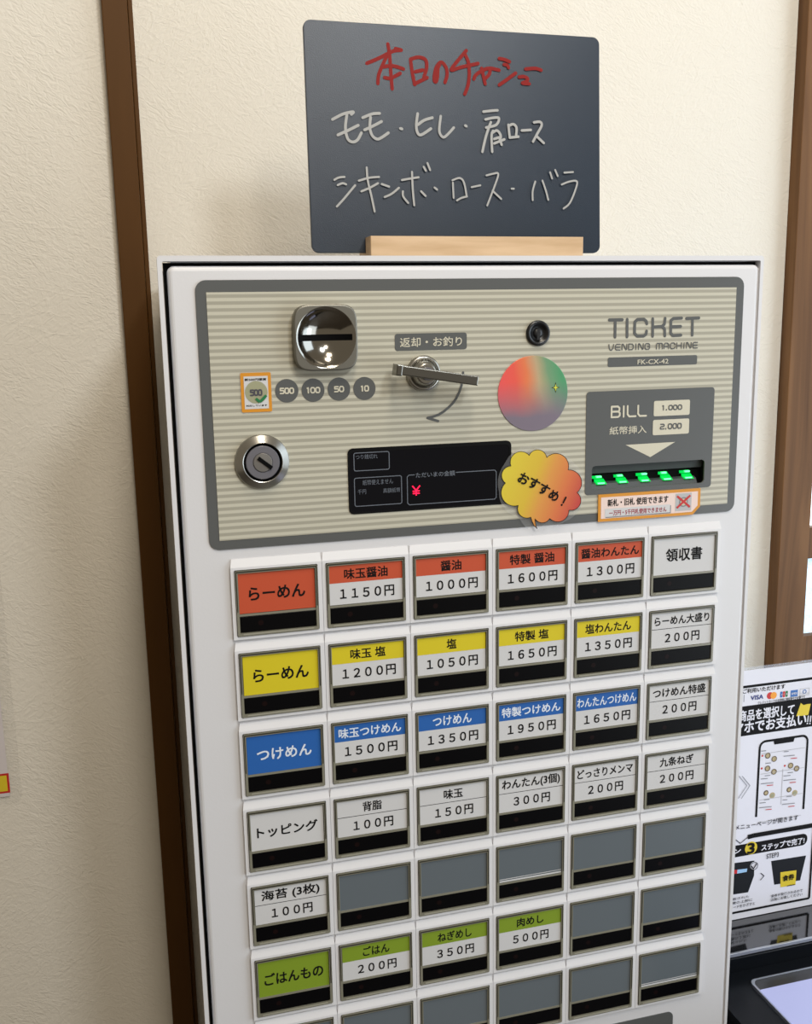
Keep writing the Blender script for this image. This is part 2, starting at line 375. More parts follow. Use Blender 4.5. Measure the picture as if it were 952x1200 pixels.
# square-cornered stroke alphabet, 0..1 wide, 0..1 high (y down)
c_ = 0.22
STROKE = {
 'T': [[(0, 0), (1, 0)], [(.5, 0), (.5, 1)]], 'I': [[(.5, 0), (.5, 1)]],
 'C': [[(1, .32), (1, c_), (1-c_, 0), (c_, 0), (0, c_), (0, 1-c_), (c_, 1), (1-c_, 1), (1, 1-c_), (1, .66)]],
 'K': [[(0, 0), (0, 1)], [(0, .5), (.7, .5), (.95, .3), (1, 0)], [(.7, .5), (.98, .68), (.98, 1)]],
 'E': [[(1, 0), (c_, 0), (0, c_), (0, 1-c_), (c_, 1), (1, 1)], [(0, .5), (.95, .5)]],
 'V': [[(0, 0), (.1, .7), (.3, 1), (.6, 1), (.85, .7), (1, 0)]], 'N': [[(0, 1), (0, 0), (.25, 0), (.85, 1), (1, .9), (1, 0)]],
 'D': [[(0, 0), (.75, 0), (1, .25), (1, .75), (.75, 1), (0, 1), (0, 0)]],
 'G': [[(1, .25), (1-c_, 0), (c_, 0), (0, c_), (0, 1-c_), (c_, 1), (1-c_, 1), (1, 1-c_), (1, .5), (.55, .5)]],
 'M': [[(0, 1), (0, .2), (.12, 0), (.9, 0), (1, .15), (1, 1)], [(.5, 0), (.5, 1)]],
 'A': [[(0, 1), (0, .25), (.25, 0), (.75, 0), (1, .25), (1, 1)], [(0, .62), (1, .62)]],
 'H': [[(0, 0), (0, 1)], [(1, 0), (1, 1)], [(0, .5), (1, .5)]],
 'B': [[(0, 0), (.75, 0), (.95, .15), (.95, .38), (.8, .48), (0, .48)], [(.8, .48), (1, .62), (1, .86), (.8, 1), (0, 1), (0, 0)]],
 'L': [[(0, 0), (0, 1-c_), (c_, 1), (1, 1)]],
 '0': [[(c_, 0), (1-c_, 0), (1, c_), (1, 1-c_), (1-c_, 1), (c_, 1), (0, 1-c_), (0, c_), (c_, 0)]],
 '1': [[(.25, .08), (.55, 0), (.55, 1)]], '5': [[(.95, 0), (.05, 0), (.05, .42), (.8, .42), (1, .56), (1, .86), (.8, 1), (0, 1)]],
 '2': [[(0, 0), (.8, 0), (1, .14), (1, .38), (.8, .5), (.2, .5), (0, .64), (0, 1), (1, 1)]], ',': [[(.3, .92), (.3, 1.06)]], ' ': []}
ADV = {'I': .35, ',': .5, '1': .8, ' ': .7, 'M': 1.25}
def strokes(g, word, x0, y0, x1, y1, z, wd, gap=0.42):
    tot = sum(ADV.get(ch, 1) for ch in word)+gap*(len(word)-1); k = (x1-x0-wd)/tot; x = x0+wd/2; ys, yh = y0+wd/2, y1-y0-wd
    for i, ch in enumerate(word):
        a = ADV.get(ch, 1)
        for pl in STROKE[ch]: g.ribbon([(x+px*a*k, ys+py*yh) for px, py in pl], wd, z)
        x += (a+gap)*k

# === THE SETTING ==============================================================
WZ = 3.8
g = G(); g.box(-22, -19.5, WZ, 9.42, 21, WZ+1.5); g.done('wall_back', wall_m)['kind'] = 'structure'
g = G(); g.box(-40, 20.99, -45, 45, 22, WZ+1.6); g.done('floor', floor_m)['kind'] = 'structure'
# brown casing strip on the wall, left of the machine
g = G(); g.box(-.985, -19.3, WZ-.16, -.665, 20.98, WZ, 0.012); g.box(-.66, -19.3, WZ-.10, -.60, 20.98, WZ, 0.01)
g.done('trim_1', trim_m)['kind'] = 'structure'
# glazed wooden door right of the wall
g = G(); g.box(9.425, -19.3, WZ-.25, 10.005, 20.98, WZ+.3, .012)
door_w = g.done('door_1', wood_m); door_w['kind'] = 'structure'
g = G(); g.box(17.0, -19.3, WZ-.25, 17.6, 20.98, WZ+.3, .012); g.done('stile', wood_m, door_w)
ys = []
yy = -18.2
while yy < 20: ys.append(yy); yy += 1.945
base = -.98
k0 = -9
for k in range(k0, 12):
    y = base + k*1.945
    if y+.55 > 20.9 or y < -19.2: continue
    g = G(); g.box(10.0, y, WZ-.15, 17.0, y+.55, WZ+.2, .012); g.done('rail', wood_m, door_w)
    g = G(); g.box(10.0, y+.55, WZ+.0, 17.0, min(y+1.945, 20.9), WZ+.05); g.done('pane', pane_low_m if k >= 1 else pane_m, door_w)
# laminated notice on the wall, at the left edge
g = G(); g.slab(rr(-7.0, -2.5, -2.86, 4.10, .12), WZ-.02, WZ)
g.use(film_m); pr = g.done('wall_notice', None); tag(pr, 'laminated white notice with a yellow tag corner on the wall at far left', 'notice')
x0, y0, x1, y1 = -6.9, -2.4, -3.02, 3.98
g = G(); g.flat([(x0, y0), (x1, y0), (x1, y1), (x0, y1)], WZ-.024); g.done('paper', mat('lilac_white_paper', (208, 202, 204), .5), pr)
a = at(0, 907, WZ); b = at(11.5, 927, WZ)
g = G().use(red_m); g.flat([(-5.2, a[1]-.01), (b[0]+.01, a[1]-.01), (b[0]+.01, b[1]+.01), (-5.2, b[1]+.01)], WZ-.028)
g.use(yellow_m); g.flat([(-5.17, a[1]+.02), (b[0]-.02, a[1]+.02), (b[0]-.02, b[1]-.02), (-5.17, b[1]-.02)], WZ-.031)
g.done('yellow_tag', None, pr, False)

# === TICKET VENDING MACHINE =====================================================
vm = thing('vending_machine', 'white meal ticket vending machine with rows of labelled buttons', 'vending machine', 2.9, 20.98, 1.7)
g = G(); g.holed(rr(-.607, -3.30, 6.388, 20.6, .035, 3), [rr(-.56, -3.245, 6.346, 20.5, .02, 3)], .02, .14)
g.done('cabinet_flange', white_m, vm)
g = G(); g.box(6.30, -3.16, .055, 6.39, 20.4, .139, .006); g.done('hinge_strip', white_m, vm)
g = G(); g.box(-.47, -3.285, .14, 6.36, 20.98, 3.45); g.done('cabinet', white_m, vm)
g = G(); g.box(-.55, -3.235, .125, 6.355, 20.45, .139); g.done('gap_shade_plate', black_m, vm)  # black plate standing in for the shade in the gap around the door
# door, with a window for the control panel
HOLE = rr(-.08, -2.9, 5.98, -.42, .03)
g = G(); g.holed(rr(-.515, -3.20, 6.345, 13.0, .07), [HOLE], .03, .12, .05); door = g.done('door', white_m, vm)
g = G(); g.slab(rr(-.515, 13.06, 6.345, 20.4, .07), .03, .12, .05); g.done('lower_door', white_m, vm)
# control panel
px0, py0 = at(228, 328); px1, py1 = at(874, 325)[0], at(247, 645)[1]
PX0, PY0, PX1, PY1 = -.248, -3.058, 6.132, -.24
bx0, by0 = at(688, 459.8); bx1, by1 = at(833.6, 570.2)
by1 = (by1+at(686.2, 580.9)[1])/2; by0 = (by0+at(838.6, 453.2)[1])/2
sx0, sy0 = at(694.3, 547); sx1, sy1 = at(825.5, 566.6)
slot = rr(sx0, (sy0+at(826.4, 538)[1])/2, sx1, (sy1+at(693.9, 573.8)[1])/2, .045)
SLx0, SLy0, SLx1, SLy1 = sx0, slot[0][1], sx1, max(p[1] for p in slot)
cupc = at(382.2, 395.7, -.1); coinhole = circ(cupc[0], cupc[1], .30, 32)
g = G(); g.holed(rr(PX0, PY0, PX1, PY1, .11), [slot, coinhole], .016, .03); panel = g.done('control_panel', grey_m, vm)
ix0, iy0 = at(241.7, 342.6); ix1 = at(864.3, 337.5)[0]; iy1 = (at(259, 632.8)[1]+at(851, 591.8)[1])/2
ZP = 0.012
g = G(); g.holed([(ix0, iy0), (ix1, iy0), (ix1, iy1), (ix0, iy1)], [slot, coinhole], ZP, .0165); g.done('striped_face', stripe_m, panel)
g = G(); g.holed(rr(bx0, by0, bx1, by1, .04), [slot], .006, .0125); g.done('bill_plate', bill_m, panel)
# lettering on the panel
g = G().use(grey_m); Z = .009
g.flat(rr(*span((462.9, 391.3), (547.7, 409.2)), .03), Z); g.done('return_label', None, panel, False)
for u, v in ((336.4, 458), (367.2, 457.3), (397.6, 456), (427.5, 455.3)):
    g = G().use(grey_m); g.flat(circ(*at(u, v), .124), Z); g.done('coin_mark', None, panel, False)
g = G().use(grey_m)
P = [(543.3, 436.5), (542.4, 445), (541.4, 451.5), (539, 459), (535, 467.2), (530.8, 473), (526, 477.7), (520.5, 482.3), (514.7, 486), (508, 488.4), (501.5, 489.8), (514, 493.5)]
g.ribbon([at(*p) for p in P], .028, Z); g.done('turn_arrow', None, panel, False); g = G().use(grey_m)
x0, y0, x1, y1 = span((713.3, 373), (820.8, 392.8)); y0 = at(713.3, 374.7)[1]-.02
TW = .036
def tk(pts): g.ribbon([at(700+a/6.8, 360+b/6.8) for a, b in pts], TW, Z)
for pl in ([(100, 102), (205, 100)], [(148, 102), (146, 238)], [(243, 97), (242, 236)],
           [(400, 132), (396, 112), (378, 96), (325, 98), (304, 118), (302, 208), (322, 230), (376, 229), (394, 214), (398, 190)],
           [(447, 92), (446, 231)], [(447, 158), (520, 153), (540, 135), (546, 88)], [(520, 153), (541, 172), (544, 228)],
           [(678, 86), (612, 90), (592, 106), (590, 206), (606, 226), (672, 222)], [(592, 156), (670, 153)],
           [(716, 90), (815, 85)], [(764, 87), (762, 222)]): tk(pl)
strokes(g, 'VENDING MACHINE', *span((713.8, 403.2), (818.4, 408.2)), Z, .012, .38)
g.flat(rr(*span((713.1, 419.1), (817.6, 426.9)), .02), Z)
g.done('grey_lettering', None, panel, False)
g = G().use(cream_m); Z = .0065
g.text('返却・お釣り', *span((468.9, 395.8), (541.8, 405.2)), Z, .01)
for s_, u, v, h in (('500', 336.4, 458, .078), ('100', 367.2, 457.3, .078), ('50', 397.6, 456, .056), ('10', 427.5, 455.3, .05)):
    cx, cy = at(u, v); strokes(g, s_, cx-h, cy-.034, cx+h, cy+.034, Z, .015, .32)
g.text('FK-CX-42', *span((747.8, 421.5), (783.8, 426.0)), Z, .012)
g.done('cream_lettering', None, panel, False)
g = G().use(cream_m); Z = .003
strokes(g, 'BILL', *span((716.3, 475.6), (758.6, 488.2)), Z, .022, .3)
g.text('紙幣挿入', *span((714.8, 500.4), (758, 507.5)), Z, .008)
g.flat(rr(*span((767, 470), (808.6, 486)), .02), Z); g.flat(rr(*span((765.8, 492.3), (807.7, 508)), .02), Z)
g.flat([at(733.6, 521.4), at(791.6, 517.9), at(762.5, 535.7)], Z)
g.use(bill_m)
strokes(g, '1,000', *span((775.6, 474.8), (799.8, 480.1)), Z-.002, .014, .35)
strokes(g, '2,000', *span((774.0, 496.6), (799.2, 502.2)), Z-.002, .014, .35)
g.done('bill_lettering', None, panel, False)
# display
dx0, dy0 = at(408.6, 527.2); dx1 = at(598.5, 519)[0]; dy1 = at(410, 602)[1]
g = G(); g.holed(rr(dx0-.012, dy0-.012, dx1+.012, dy1+.012, .06), [rr(dx0+.01, dy0+.03, dx1-.01, dy1-.01, .05)], .004, .0115)
dsp = g.done('display_window', mat('display_bezel', (12, 13, 16), .3, spec=.2), vm)
g = G(); g.flat(rr(dx0, dy0, dx1, dy1, .05), .009); g.done('display_glass', glass_disp_m, dsp)
g = G().use(disp_print_m); Z = .0065
def frame(a, b, r=.02, gap=None):
    x0, y0, x1, y1 = span(a, b); o = rr(x0, y0, x1, y1, r, 3)
    g.ribbon(o, .009, Z, closed=True)
frame((414.9, 531.2), (456.7, 549.8)); frame((415.5, 560.6), (471.4, 590.0))
x0, y0, x1, y1 = span((477.5, 557), (582, 584.8)); xa, xb = at(486, 556)[0], at(535, 553)[0]
g.ribbon([(xa, y0), (x0+.02, y0), (x0, y0+.02), (x0, y1-.02), (x0+.02, y1), (x1-.02, y1), (x1, y1-.02), (x1, y0+.02), (x1-.02, y0), (xb, y0)], .009, Z)
g.text('つり銭切れ', *span((417, 533.2), (443, 537.2)), Z); g.text('紙幣使えません', *span((425.2, 562.7), (461, 566.7)), Z)
g.text('千円', *span((419.5, 573.8), (429.4, 579)), Z); g.text('高額紙幣', *span((449.4, 572.4), (469.3, 576.6)), Z)
g.text('ただいまの金額', *span((487.6, 554), (533.6, 557.3)), Z, .01)
g.done('display_lettering', None, dsp, False)
g = G(); x0, y0, x1, y1 = span((483.6, 569.6), (492.7, 580.4)); xm, ym_ = (x0+x1)/2, y0+(y1-y0)*.48
for pl in ([(x0, y0), (xm, ym_)], [(x1, y0), (xm, ym_)], [(xm, ym_), (xm, y1)], [(x0+.004, ym_+.008), (x1-.004, ym_+.008)], [(x0+.004, ym_+.034), (x1-.004, ym_+.034)]): g.ribbon(pl, .013, Z, False)
tag(g.done('price_symbol', red_led_m, dsp, False), 'lit red yen sign')
# coin inlet
def squircle(cx, cy, a, b, n=6.5, k=64):
    o = []
    for i in range(k):
        t = 2*math.pi*i/k; c, s_ = math.cos(t), math.sin(t)
        o.append((cx+a*abs(c)**(2/n)*(1 if c > 0 else -1), cy+b*abs(s_)**(2/n)*(1 if s_ > 0 else -1)))
    return o
cx, cy = cupc; CR = .312
g = G(); g.holed(squircle(cx, cy, .34, .345, 4.8), [circ(cx, cy, CR, 48)], -.11, .01, .018); ci = g.done('coin_inlet', satin_m, vm)
g = G(); depth = .15; prof = [(CR+.008, -.112)]
Rs = (CR*CR+depth*depth)/(2*depth)
for i in range(13):
    r = CR*(1-i/12)+.0001; prof.append((r, -.11+math.sqrt(Rs*Rs-r*r)-(Rs-depth)))
g.lathe(cx, cy, prof, 56); g.done('coin_cup', chrome_m, ci, False)
sp = span((353.9, 392.9), (409.8, 398.4), -.08); hh = .033
g = G(); xs = [cx-.285+.57*i/24 for i in range(25)]
def cupz(r): return -.11+math.sqrt(Rs*Rs-r*r)-(Rs-depth)
for a, b in zip(xs, xs[1:]):
    za, zb = cupz(abs(a-cx))-.004, cupz(abs(b-cx))-.004
    g.face([(a, cy-hh, za), (b, cy-hh, zb), (b, cy+hh, zb), (a, cy+hh, za)])
g.done('coin_slot', black_m, ci, False)
# return lever
lx, ly = at(497.3, 437.5, -.03)
g = G(); g.lathe(lx, ly, [(.195, .012), (.195, -.01), (.185, -.03), (.165, -.04), (.15, -.03), (.148, -.01), (.145, -.03), (.12, -.10), (.10, -.13)], 48, False, True)
lv = g.done('return_lever', metal_m, vm)
zb_ = -.30
g = G(); g.bar(at(469, 433.6, zb_), at(561, 446.6, zb_), .052, -.30, -.18, .012)
lp = at(469, 434, zb_); g.bar((lp[0]-.035, lp[1]-.005), (lp[0]+.03, lp[1]+.004), .06, -.305, -.12, .012); g.done('lever_bar', mat('satin_lever_metal', (120, 118, 112), .3, 1.0), lv)
g = G(); g.lathe(lx, ly, [(.07, -.12), (.07, -.19)], 24, True, True); g.done('lever_hub', dkmetal_m, lv)
# large round lock
kx, ky = at(307.7, 541.6, -.03)
g = G(); g.turned(kx, ky, [(.292, .012), (.290, -.012), (.284, -.02), (.216, -.075), (.212, -.078), (.205, -.075), (.203, -.03)]); lk = g.done('door_lock', metal_m, vm, False)
g = G(); g.lathe(kx, ky, [(.204, -.035), (.02, -.035)], 40, False, True); g.done('lock_recess', black_m, lk)
g = G(); g.turned(kx, ky, [(.178, -.036), (.178, -.065), (.172, -.07), (.106, -.07), (.104, -.05)]); g.done('lock_ring', dkmetal_m, lk, False)
g = G(); g.turned(kx, ky, [(.103, -.05), (.103, -.068), (.095, -.078), (.03, -.084)], 32, True); g.done('lock_core', mat('lock_core_metal', (140, 138, 136), .3, .6), lk, False)
g = G(); g.bar((kx-.05, ky-.052), (kx+.09, ky+.062), .021, -.092, -.06, .0); g.done('keyway', black_m, lk)
# small black lock
kx, ky = at(630.8, 390.4)
g = G(); g.lathe(kx, ky, [(.142, .012), (.142, -.01), (.13, -.02), (.1, -.02), (.095, .0), (.04, .0)], 40, False, True); k2 = g.done('small_lock', mat('black_plastic', (14, 15, 17), .3), vm)
g = G(); g.lathe(kx, ky, [(.05, .0), (.05, -.014), (.02, -.016)], 24, False, True); g.bar((kx, ky-.05), (kx, ky+.075), .018, -.018, .0, 0); g.done('keyway', mat('keyway_black', (30, 31, 33), .35), k2)
# bill slot
g = G(); w_ = SLx1-SLx0; ym = SLy0+(SLy1-SLy0)*.46
g.use(black_m); g.box(SLx0-.03, SLy0-.03, .45, SLx1+.03, SLy1+.03, .5)
bs = g.done('bill_slot', None, vm)
g = G(); g.loops([[(SLx0-.02, SLy0-.02, .03), (SLx1+.02, SLy0-.02, .03), (SLx1+.02, SLy1+.02, .03), (SLx0-.02, SLy1+.02, .03)], [(SLx0-.02, SLy0-.02, .45), (SLx1+.02, SLy0-.02, .45), (SLx1+.02, SLy1+.02, .45), (SLx0-.02, SLy1+.02, .45)]], False, False)
g.done('slot_lining', mat('slot_lining_black', (22, 23, 24), .4), bs, False)
jaw_m = mat('dark_grey_jaw', (66, 70, 72), .4)
g = G(); g.loops([[(SLx0-.01, SLy0-.01, .05), (SLx0-.01, ym-.03, .09), (SLx0-.01, ym-.03, .40), (SLx0-.01, SLy0-.01, .40)], [(SLx1+.01, SLy0-.01, .05), (SLx1+.01, ym-.03, .09), (SLx1+.01, ym-.03, .40), (SLx1+.01, SLy0-.01, .40)]]); g.done('upper_jaw', jaw_m, bs)
yl = ym+.045
g = G(); g.loops([[(SLx0-.01, SLy1+.01, .04), (SLx0-.01, yl+.05, .08), (SLx0-.01, yl, .2), (SLx0-.01, yl, .4), (SLx0-.01, SLy1+.01, .4)], [(SLx1-.07, SLy1+.01, .04), (SLx1-.07, yl+.05, .08), (SLx1-.07, yl, .2), (SLx1-.07, yl, .4), (SLx1-.07, SLy1+.01, .4)]]); g.done('lower_jaw', jaw_m, bs)
for u, v in ((702.5, 563), (728, 561.5), (754, 560.2), (780, 558.2), (804.8, 556.6)):
    tx, ty = at(u, v, .1)
    g = G().use(green_m)
    g.loops([[(tx-.05, yl+.055, .045), (tx-.06, yl+.0, .12), (tx-.06, yl-.02, .19), (tx-.06, yl+.06, .19)], [(tx+.075, yl+.055, .045), (tx+.065, yl+.0, .12), (tx+.065, yl-.02, .19), (tx+.065, yl+.06, .19)]])
    g.loops([[(tx-.085, yl-.012, .09), (tx-.09, yl-.045, .13), (tx-.09, yl-.045, .19), (tx-.09, yl+.0, .19)], [(tx+.035, yl-.012, .09), (tx+.03, yl-.045, .13), (tx+.03, yl-.045, .19), (tx+.03, yl+.0, .19)]])
    g.use(green_hot_m); hx = random.uniform(-.03, .03); g.box(tx+hx-.03, yl-.04, .085, tx+hx+.035, yl-.02, .12, .004); g.box(tx-.04, yl+.035, .052, tx+.05, yl+.05, .08)
    tag(g.done('guide_lamp', None, bs), 'lit green guide lamp')
# lower grey plate with ticket outlet, mostly below the frame
gx1, gy0 = at(790, 1186)
g = G(); g.holed(rr(1.0, gy0, gx1, gy0+4.6, .08), [rr(2.2, gy0+1.3, 4.6, gy0+2.9, .06)], .018, .032); tag(g.done('outlet_plate', grey_m, vm), 'grey plate around the ticket outlet')
g = G(); g.box(2.2, gy0+1.3, .026, 4.6, gy0+2.9, .03); g.done('ticket_outlet', black_m, vm)
# --- select buttons -----------------------------------------------------------
PH = 0.9374
tmpl = {}
def cell_parts():
    """meshes of one button, built once around the first cell"""
    t = thing('template', None, None, 0, 0, 0)
    g = G(); g.holed([(-.045, -.035), (.951, -.035), (.951, .775), (-.045, .775)], [rr(-.008, -.008, .905, .742, .012, 2)], -.008, .03)
    g.loops([[(-.045, -.035, -.008), (.951, -.035, -.008), (.951, -.035, .03), (-.045, -.035, .03)], [(-.03, -.125, .022), (.94, -.125, .022), (.94, -.125, .03), (-.03, -.125, .03)]])
    tmpl['housing'] = g.done('select_button', housing_m, t)
    g = G().use(clear_m); g.holed(rr(.0, .0, .898, .735, .015, 2), [[(.028, .03), (.872, .03), (.872, .70), (.028, .70)]], -.022, .028)
    g.box(.028, .488, -.012, .872, .512, .02)
    g.use(dark_frame_m); g.box(.012, .006, -.0235, .886, .02, -.0215); g.box(.006, .01, -.0235, .016, .46, -.0215); g.box(.880, .01, -.0235, .892, .46, -.0215)
    tmpl['frame'] = g.done('button_frame', None, t)
    g = G().use(dark_frame_m); g.flat([(.02, .02), (.88, .02), (.88, .71), (.02, .71)], .018); tmpl['back'] = g.done('button_backing', None, t, False)
    g = G().use(led_m); g.box(.038, .516, -.010, .864, .692, .015, .004)
    g.use(led_dot_m); g.flat(circ(.255, .60, .03, 14), -.0112); tmpl['lamp'] = g.done('lamp_window', None, t)
    g = G().use(mat('pale_highlight_strip', (150, 148, 134), .25)); g.box(.06, .708, -.026, .84, .722, -.022)  # pale strip drawn as the bright streak along the frame's bottom edge
    tmpl['bottom_highlight'] = g.done('bottom_highlight', None, t)
    return t
tt = cell_parts()
rows = [
 [('O', 'らーめん'), ('O', '味玉醤油', '１１５０円'), ('O', '醤油', '１０００円'), ('O', '特製 醤油', '１６００円'), ('O', '醤油わんたん', '１３００円'), ('W', '領収書')],
 [('Y', 'らーめん'), ('Y', '味玉 塩', '１２００円'), ('Y', '塩', '１０５０円'), ('Y', '特製 塩', '１６５０円'), ('Y', '塩わんたん', '１３５０円'), ('W', 'らーめん大盛り', '２００円')],
 [('B', 'つけめん'), ('B', '味玉つけめん', '１５００円'), ('B', 'つけめん', '１３５０円'), ('B', '特製つけめん', '１９５０円'), ('B', 'わんたんつけめん', '１６５０円'), ('W', 'つけめん特盛', '２００円')],
 [('W', 'トッピング'), ('W', '背脂', '１００円'), ('W', '味玉', '１５０円'), ('W', 'わんたん(3個)', '３００円'), ('W', 'どっさりメンマ', '２００円'), ('W', '九条ねぎ', '２００円')],
 [('W', '海苔 (3枚)', '１００円'), None, None, 'line', None, None],
 [('G', 'ごはんもの'), ('G', 'ごはん', '２００円'), ('G', 'ねぎめし', '３５０円'), ('G', '肉めし', '５００円'), None, None],
 [None, None, None, None, None, 'line']]
colname = {'O': 'orange', 'Y': 'yellow', 'B': 'blue', 'G': 'green', 'W': 'white'}
ROWN = ['top', 'second', 'third', 'fourth', 'fifth', 'sixth', 'bottom']; COLN = ['first', 'second', 'third', 'fourth', 'fifth', 'last']
blank_mesh = None
first = True
for r, row in enumerate(rows):
    for c, cell in enumerate(row):
        off = W(c, r*PH, 0)-W(0, 0, 0)
        sb = tmpl['housing'].copy(); sb.name = 'select_button'; COL.objects.link(sb); sb.parent = vm; sb.location = ORIG[tt.name]+off-ORIG[vm.name]
        kind_ = 'plain smoked grey card' if not isinstance(cell, tuple) else (f'{colname[cell[0]]} card with black lettering' if cell[0] != 'B' else 'blue card with white lettering') if len(cell) == 2 else (f'{colname[cell[0]]} and white price card' if cell[0] != 'W' else 'white price card')
        tag(sb, f'button with a {kind_}, {COLN[c]} in the {ROWN[r]} row')
        for nm in ('frame', 'back', 'lamp', 'bottom_highlight'):
            q = tmpl[nm].copy(); COL.objects.link(q); q.parent = sb; q.location = (0, 0, 0); q.name = {'frame': 'button_frame', 'back': 'button_backing', 'lamp': 'lamp_window', 'bottom_highlight': 'bottom_highlight'}[nm]
        ORIG[sb.name] = ORIG[tt.name]
        jx, jy = random.uniform(-.004, .004), random.uniform(-.003, .003)
        X0, Y0, X1, Y1 = .032+jx, .034+jy, .868+jx, .486+jy
        g = G(); Zc = -.004
        if not isinstance(cell, tuple):
            if blank_mesh is None:
                g.use(blank_m); g.box(.028, .03, Zc, .872, .49, .01, .002); o = g.done('blank_card', None, sb); blank_mesh = o.data
            else:
                o = bpy.data.objects.new('blank_card', blank_mesh); COL.objects.link(o); o.parent = sb; g.b.free()
            if cell == 'line':
                g = G().use(card_m['W']); g.flat([(.04, .462), (.865, .462), (.865, .482), (.04, .482)], Zc-.002); g.flat([(.04, .44), (.865, .438), (.865, .445), (.04, .450)], Zc-.002)
                g.done('slipped_card_edge', None, sb, False)
            continue
        k = cell[0]
        g.use(card_m[k if len(cell) == 2 else 'W']); g.box(X0, Y0, Zc, X1, Y1, .01)
        g.done('label_card', None, sb)
        g = G()
        if len(cell) == 3:
            if k != 'W': g.use(card_m[k]); g.flat([(X0, Y0), (X1, Y0), (X1, Y0+.203), (X0, Y0+.203)], Zc-.0012)
            else: g.use(ink_m); g.flat([(X0, Y0+.205), (X1, Y0+.205), (X1, Y0+.2115), (X0, Y0+.2115)], Zc-.0012)
        g.use(white_ink_m if k == 'B' else ink_m)
        t_ = cell[1]; cxm = .45+jx
        if len(cell) == 2:
            wd = {4: .62, 3: .50, 5: .70}[len(t_)]; h = {'らーめん': .148, '領収書': .165, 'つけめん': .14, 'トッピング': .135, 'ごはんもの': .155}[t_]
            cy_ = .27 if t_ != '領収書' else .245; g.text(t_, cxm-wd/2, cy_-h/2, cxm+wd/2, cy_+h/2, Zc-.0025, .022)
        else:
            wd = {'味玉醤油': .50, '醤油': .25, '特製 醤油': .56, '醤油わんたん': .76, '味玉 塩': .41, '塩': .12, '特製 塩': .43, '塩わんたん': .61, 'らーめん大盛り': .76, '味玉つけめん': .74, 'つけめん': .48, '特製つけめん': .76,
                  'わんたんつけめん': .80, 'つけめん特盛': .74, '背脂': .23, '味玉': .24, 'わんたん(3個)': .76, 'どっさりメンマ': .76, '九条ねぎ': .48, '海苔 (3枚)': .68, 'ごはん': .33, 'ねぎめし': .44, '肉めし': .36}[t_]
            h = .122 if len(t_) < 7 else .118
            if '(' in t_: h = .146
            g.text(t_, cxm-wd/2, .137-h/2, cxm+wd/2, .137+h/2, Zc-.0025, .022)
            g.use(ink_m); pw = .625 if len(cell[2]) == 5 else .48
            g.text(cell[2], cxm-pw/2+.01, .302, cxm+pw/2+.01, .427, Zc-.0025, .022)
        g.done('lettering', None, sb, False)
for o in list(tmpl.values())+[tt]: bpy.data.objects.remove(o)
# --- stickers on the machine ---------------------------------------------------
hcx, hcy = at(625.2, 461.2); HC = ((W(hcx, hcy, 0)-ORIG[vm.name]).x, (W(hcx, hcy, 0)-ORIG[vm.name]).z)
holo(holo_m)
g = G(); g.slab(circ(hcx, hcy, .425, 64), .003, .0115, .002, 2); st = tag(g.done('round_sticker', holo_m, vm), 'round rainbow holographic foil sticker')
q = at(575+728/9.52, 405+468/9.52)
g = G().use(ink_m)
def spark(k):
    o = []
    for i in range(8):
        t = i*math.pi/4; R = (.052*k if i % 4 == 0 else .062*k) if i % 2 == 0 else .018*k
        o.append((q[0]+R*math.cos(t), q[1]+R*math.sin(t)))
    return o
g.flat(spark(1), .0008); g.use(mat('spark_yellow', (200, 205, 70), .5)); g.flat(spark(.68), -.0008); g.done('printed_sparkle', None, st, False)
# 500 sticker
g = G().use(film_m); a, b = at(280.0, 436), at(320.6, 483.5)
x0, y0, x1, y1 = span((281.5, 437.2), (319.3, 482.2))
g.slab(rr(x0-.012, y0-.012, x1+.012, y1+.012, .02), .004, .0112); st = tag(g.done('coin_notice_sticker', None, vm), 'small orange-edged sticker with a green tick')
g = G().use(orange_m); g.flat(rr(x0, y0, x1, y1, .015), .0035)
g.use(card_m['W']); x0, y0, x1, y1 = span((285.4, 441.3), (315.4, 478.5)); g.flat([(x0, y0), (x1, y0), (x1, y1), (x0, y1)], .0015)
g.use(ink_m); g.text('新500円硬貨', *span((286.8, 443.6), (312.2, 445.8)), -.0005, .03); g.text('対応しています', *span((288.6, 474.6), (313.4, 475.8)), -.0005, .03)
g.use(olive_m); g.flat(circ(*at(300.5, 459.7), .118), -.0005)
g.use(midgrey_m); x0, y0, x1, y1 = span((292.6, 456.4), (307.8, 463.8)); g.use(mat('violet_grey_print', (70, 68, 76), .5)); strokes(g, '500', x0, y0, x1, y1, -.0025, .017, .3)
g.use(tick_m); g.ribbon([at(299.9, 467), at(304.7, 471), at(312.2, 463.3)], .028, -.0045, False)
g.done('sticker_print', None, st, False)
# bill notice sticker
O = [(701.4, 579.8), (821.4, 572), (820.6, 593.4), (812, 603), (701, 611.8)]
O = [at(*p) for p in O]
g = G().use(orange_m); g.slab(O, -.002, .0055); st = tag(g.done('bill_notice_sticker', None, vm), 'orange and pink notice sticker with a red cross')
g = G().use(pink_m); g.flat(inset(O, .036), -.0035)
g.use(card_m['W']); x0, y0, x1, y1 = span((709, 596.4), (785.2, 600.2)); g.flat([(x0, y0), (x1, y0), (x1, y1), (x0, y1)], -.0052)
g.use(midgrey_m); g.flat([(x0+.01, y1), (x1+.012, y1), (x1+.012, y1+.012), (x0+.01, y1+.012)], -.0048); g.flat([(x1, y0+.012), (x1+.012, y0+.012), (x1+.012, y1), (x1, y1)], -.0048)
g.use(ink_m); g.text('新札・旧札 使用できます', *span((712.2, 585.2), (783.2, 588.6)), -.0055, .03)
g.use(darkred_m); g.text('一万円・5千円札使用できません', *span((714, 598.2), (781, 599.5)), -.0075, .02)
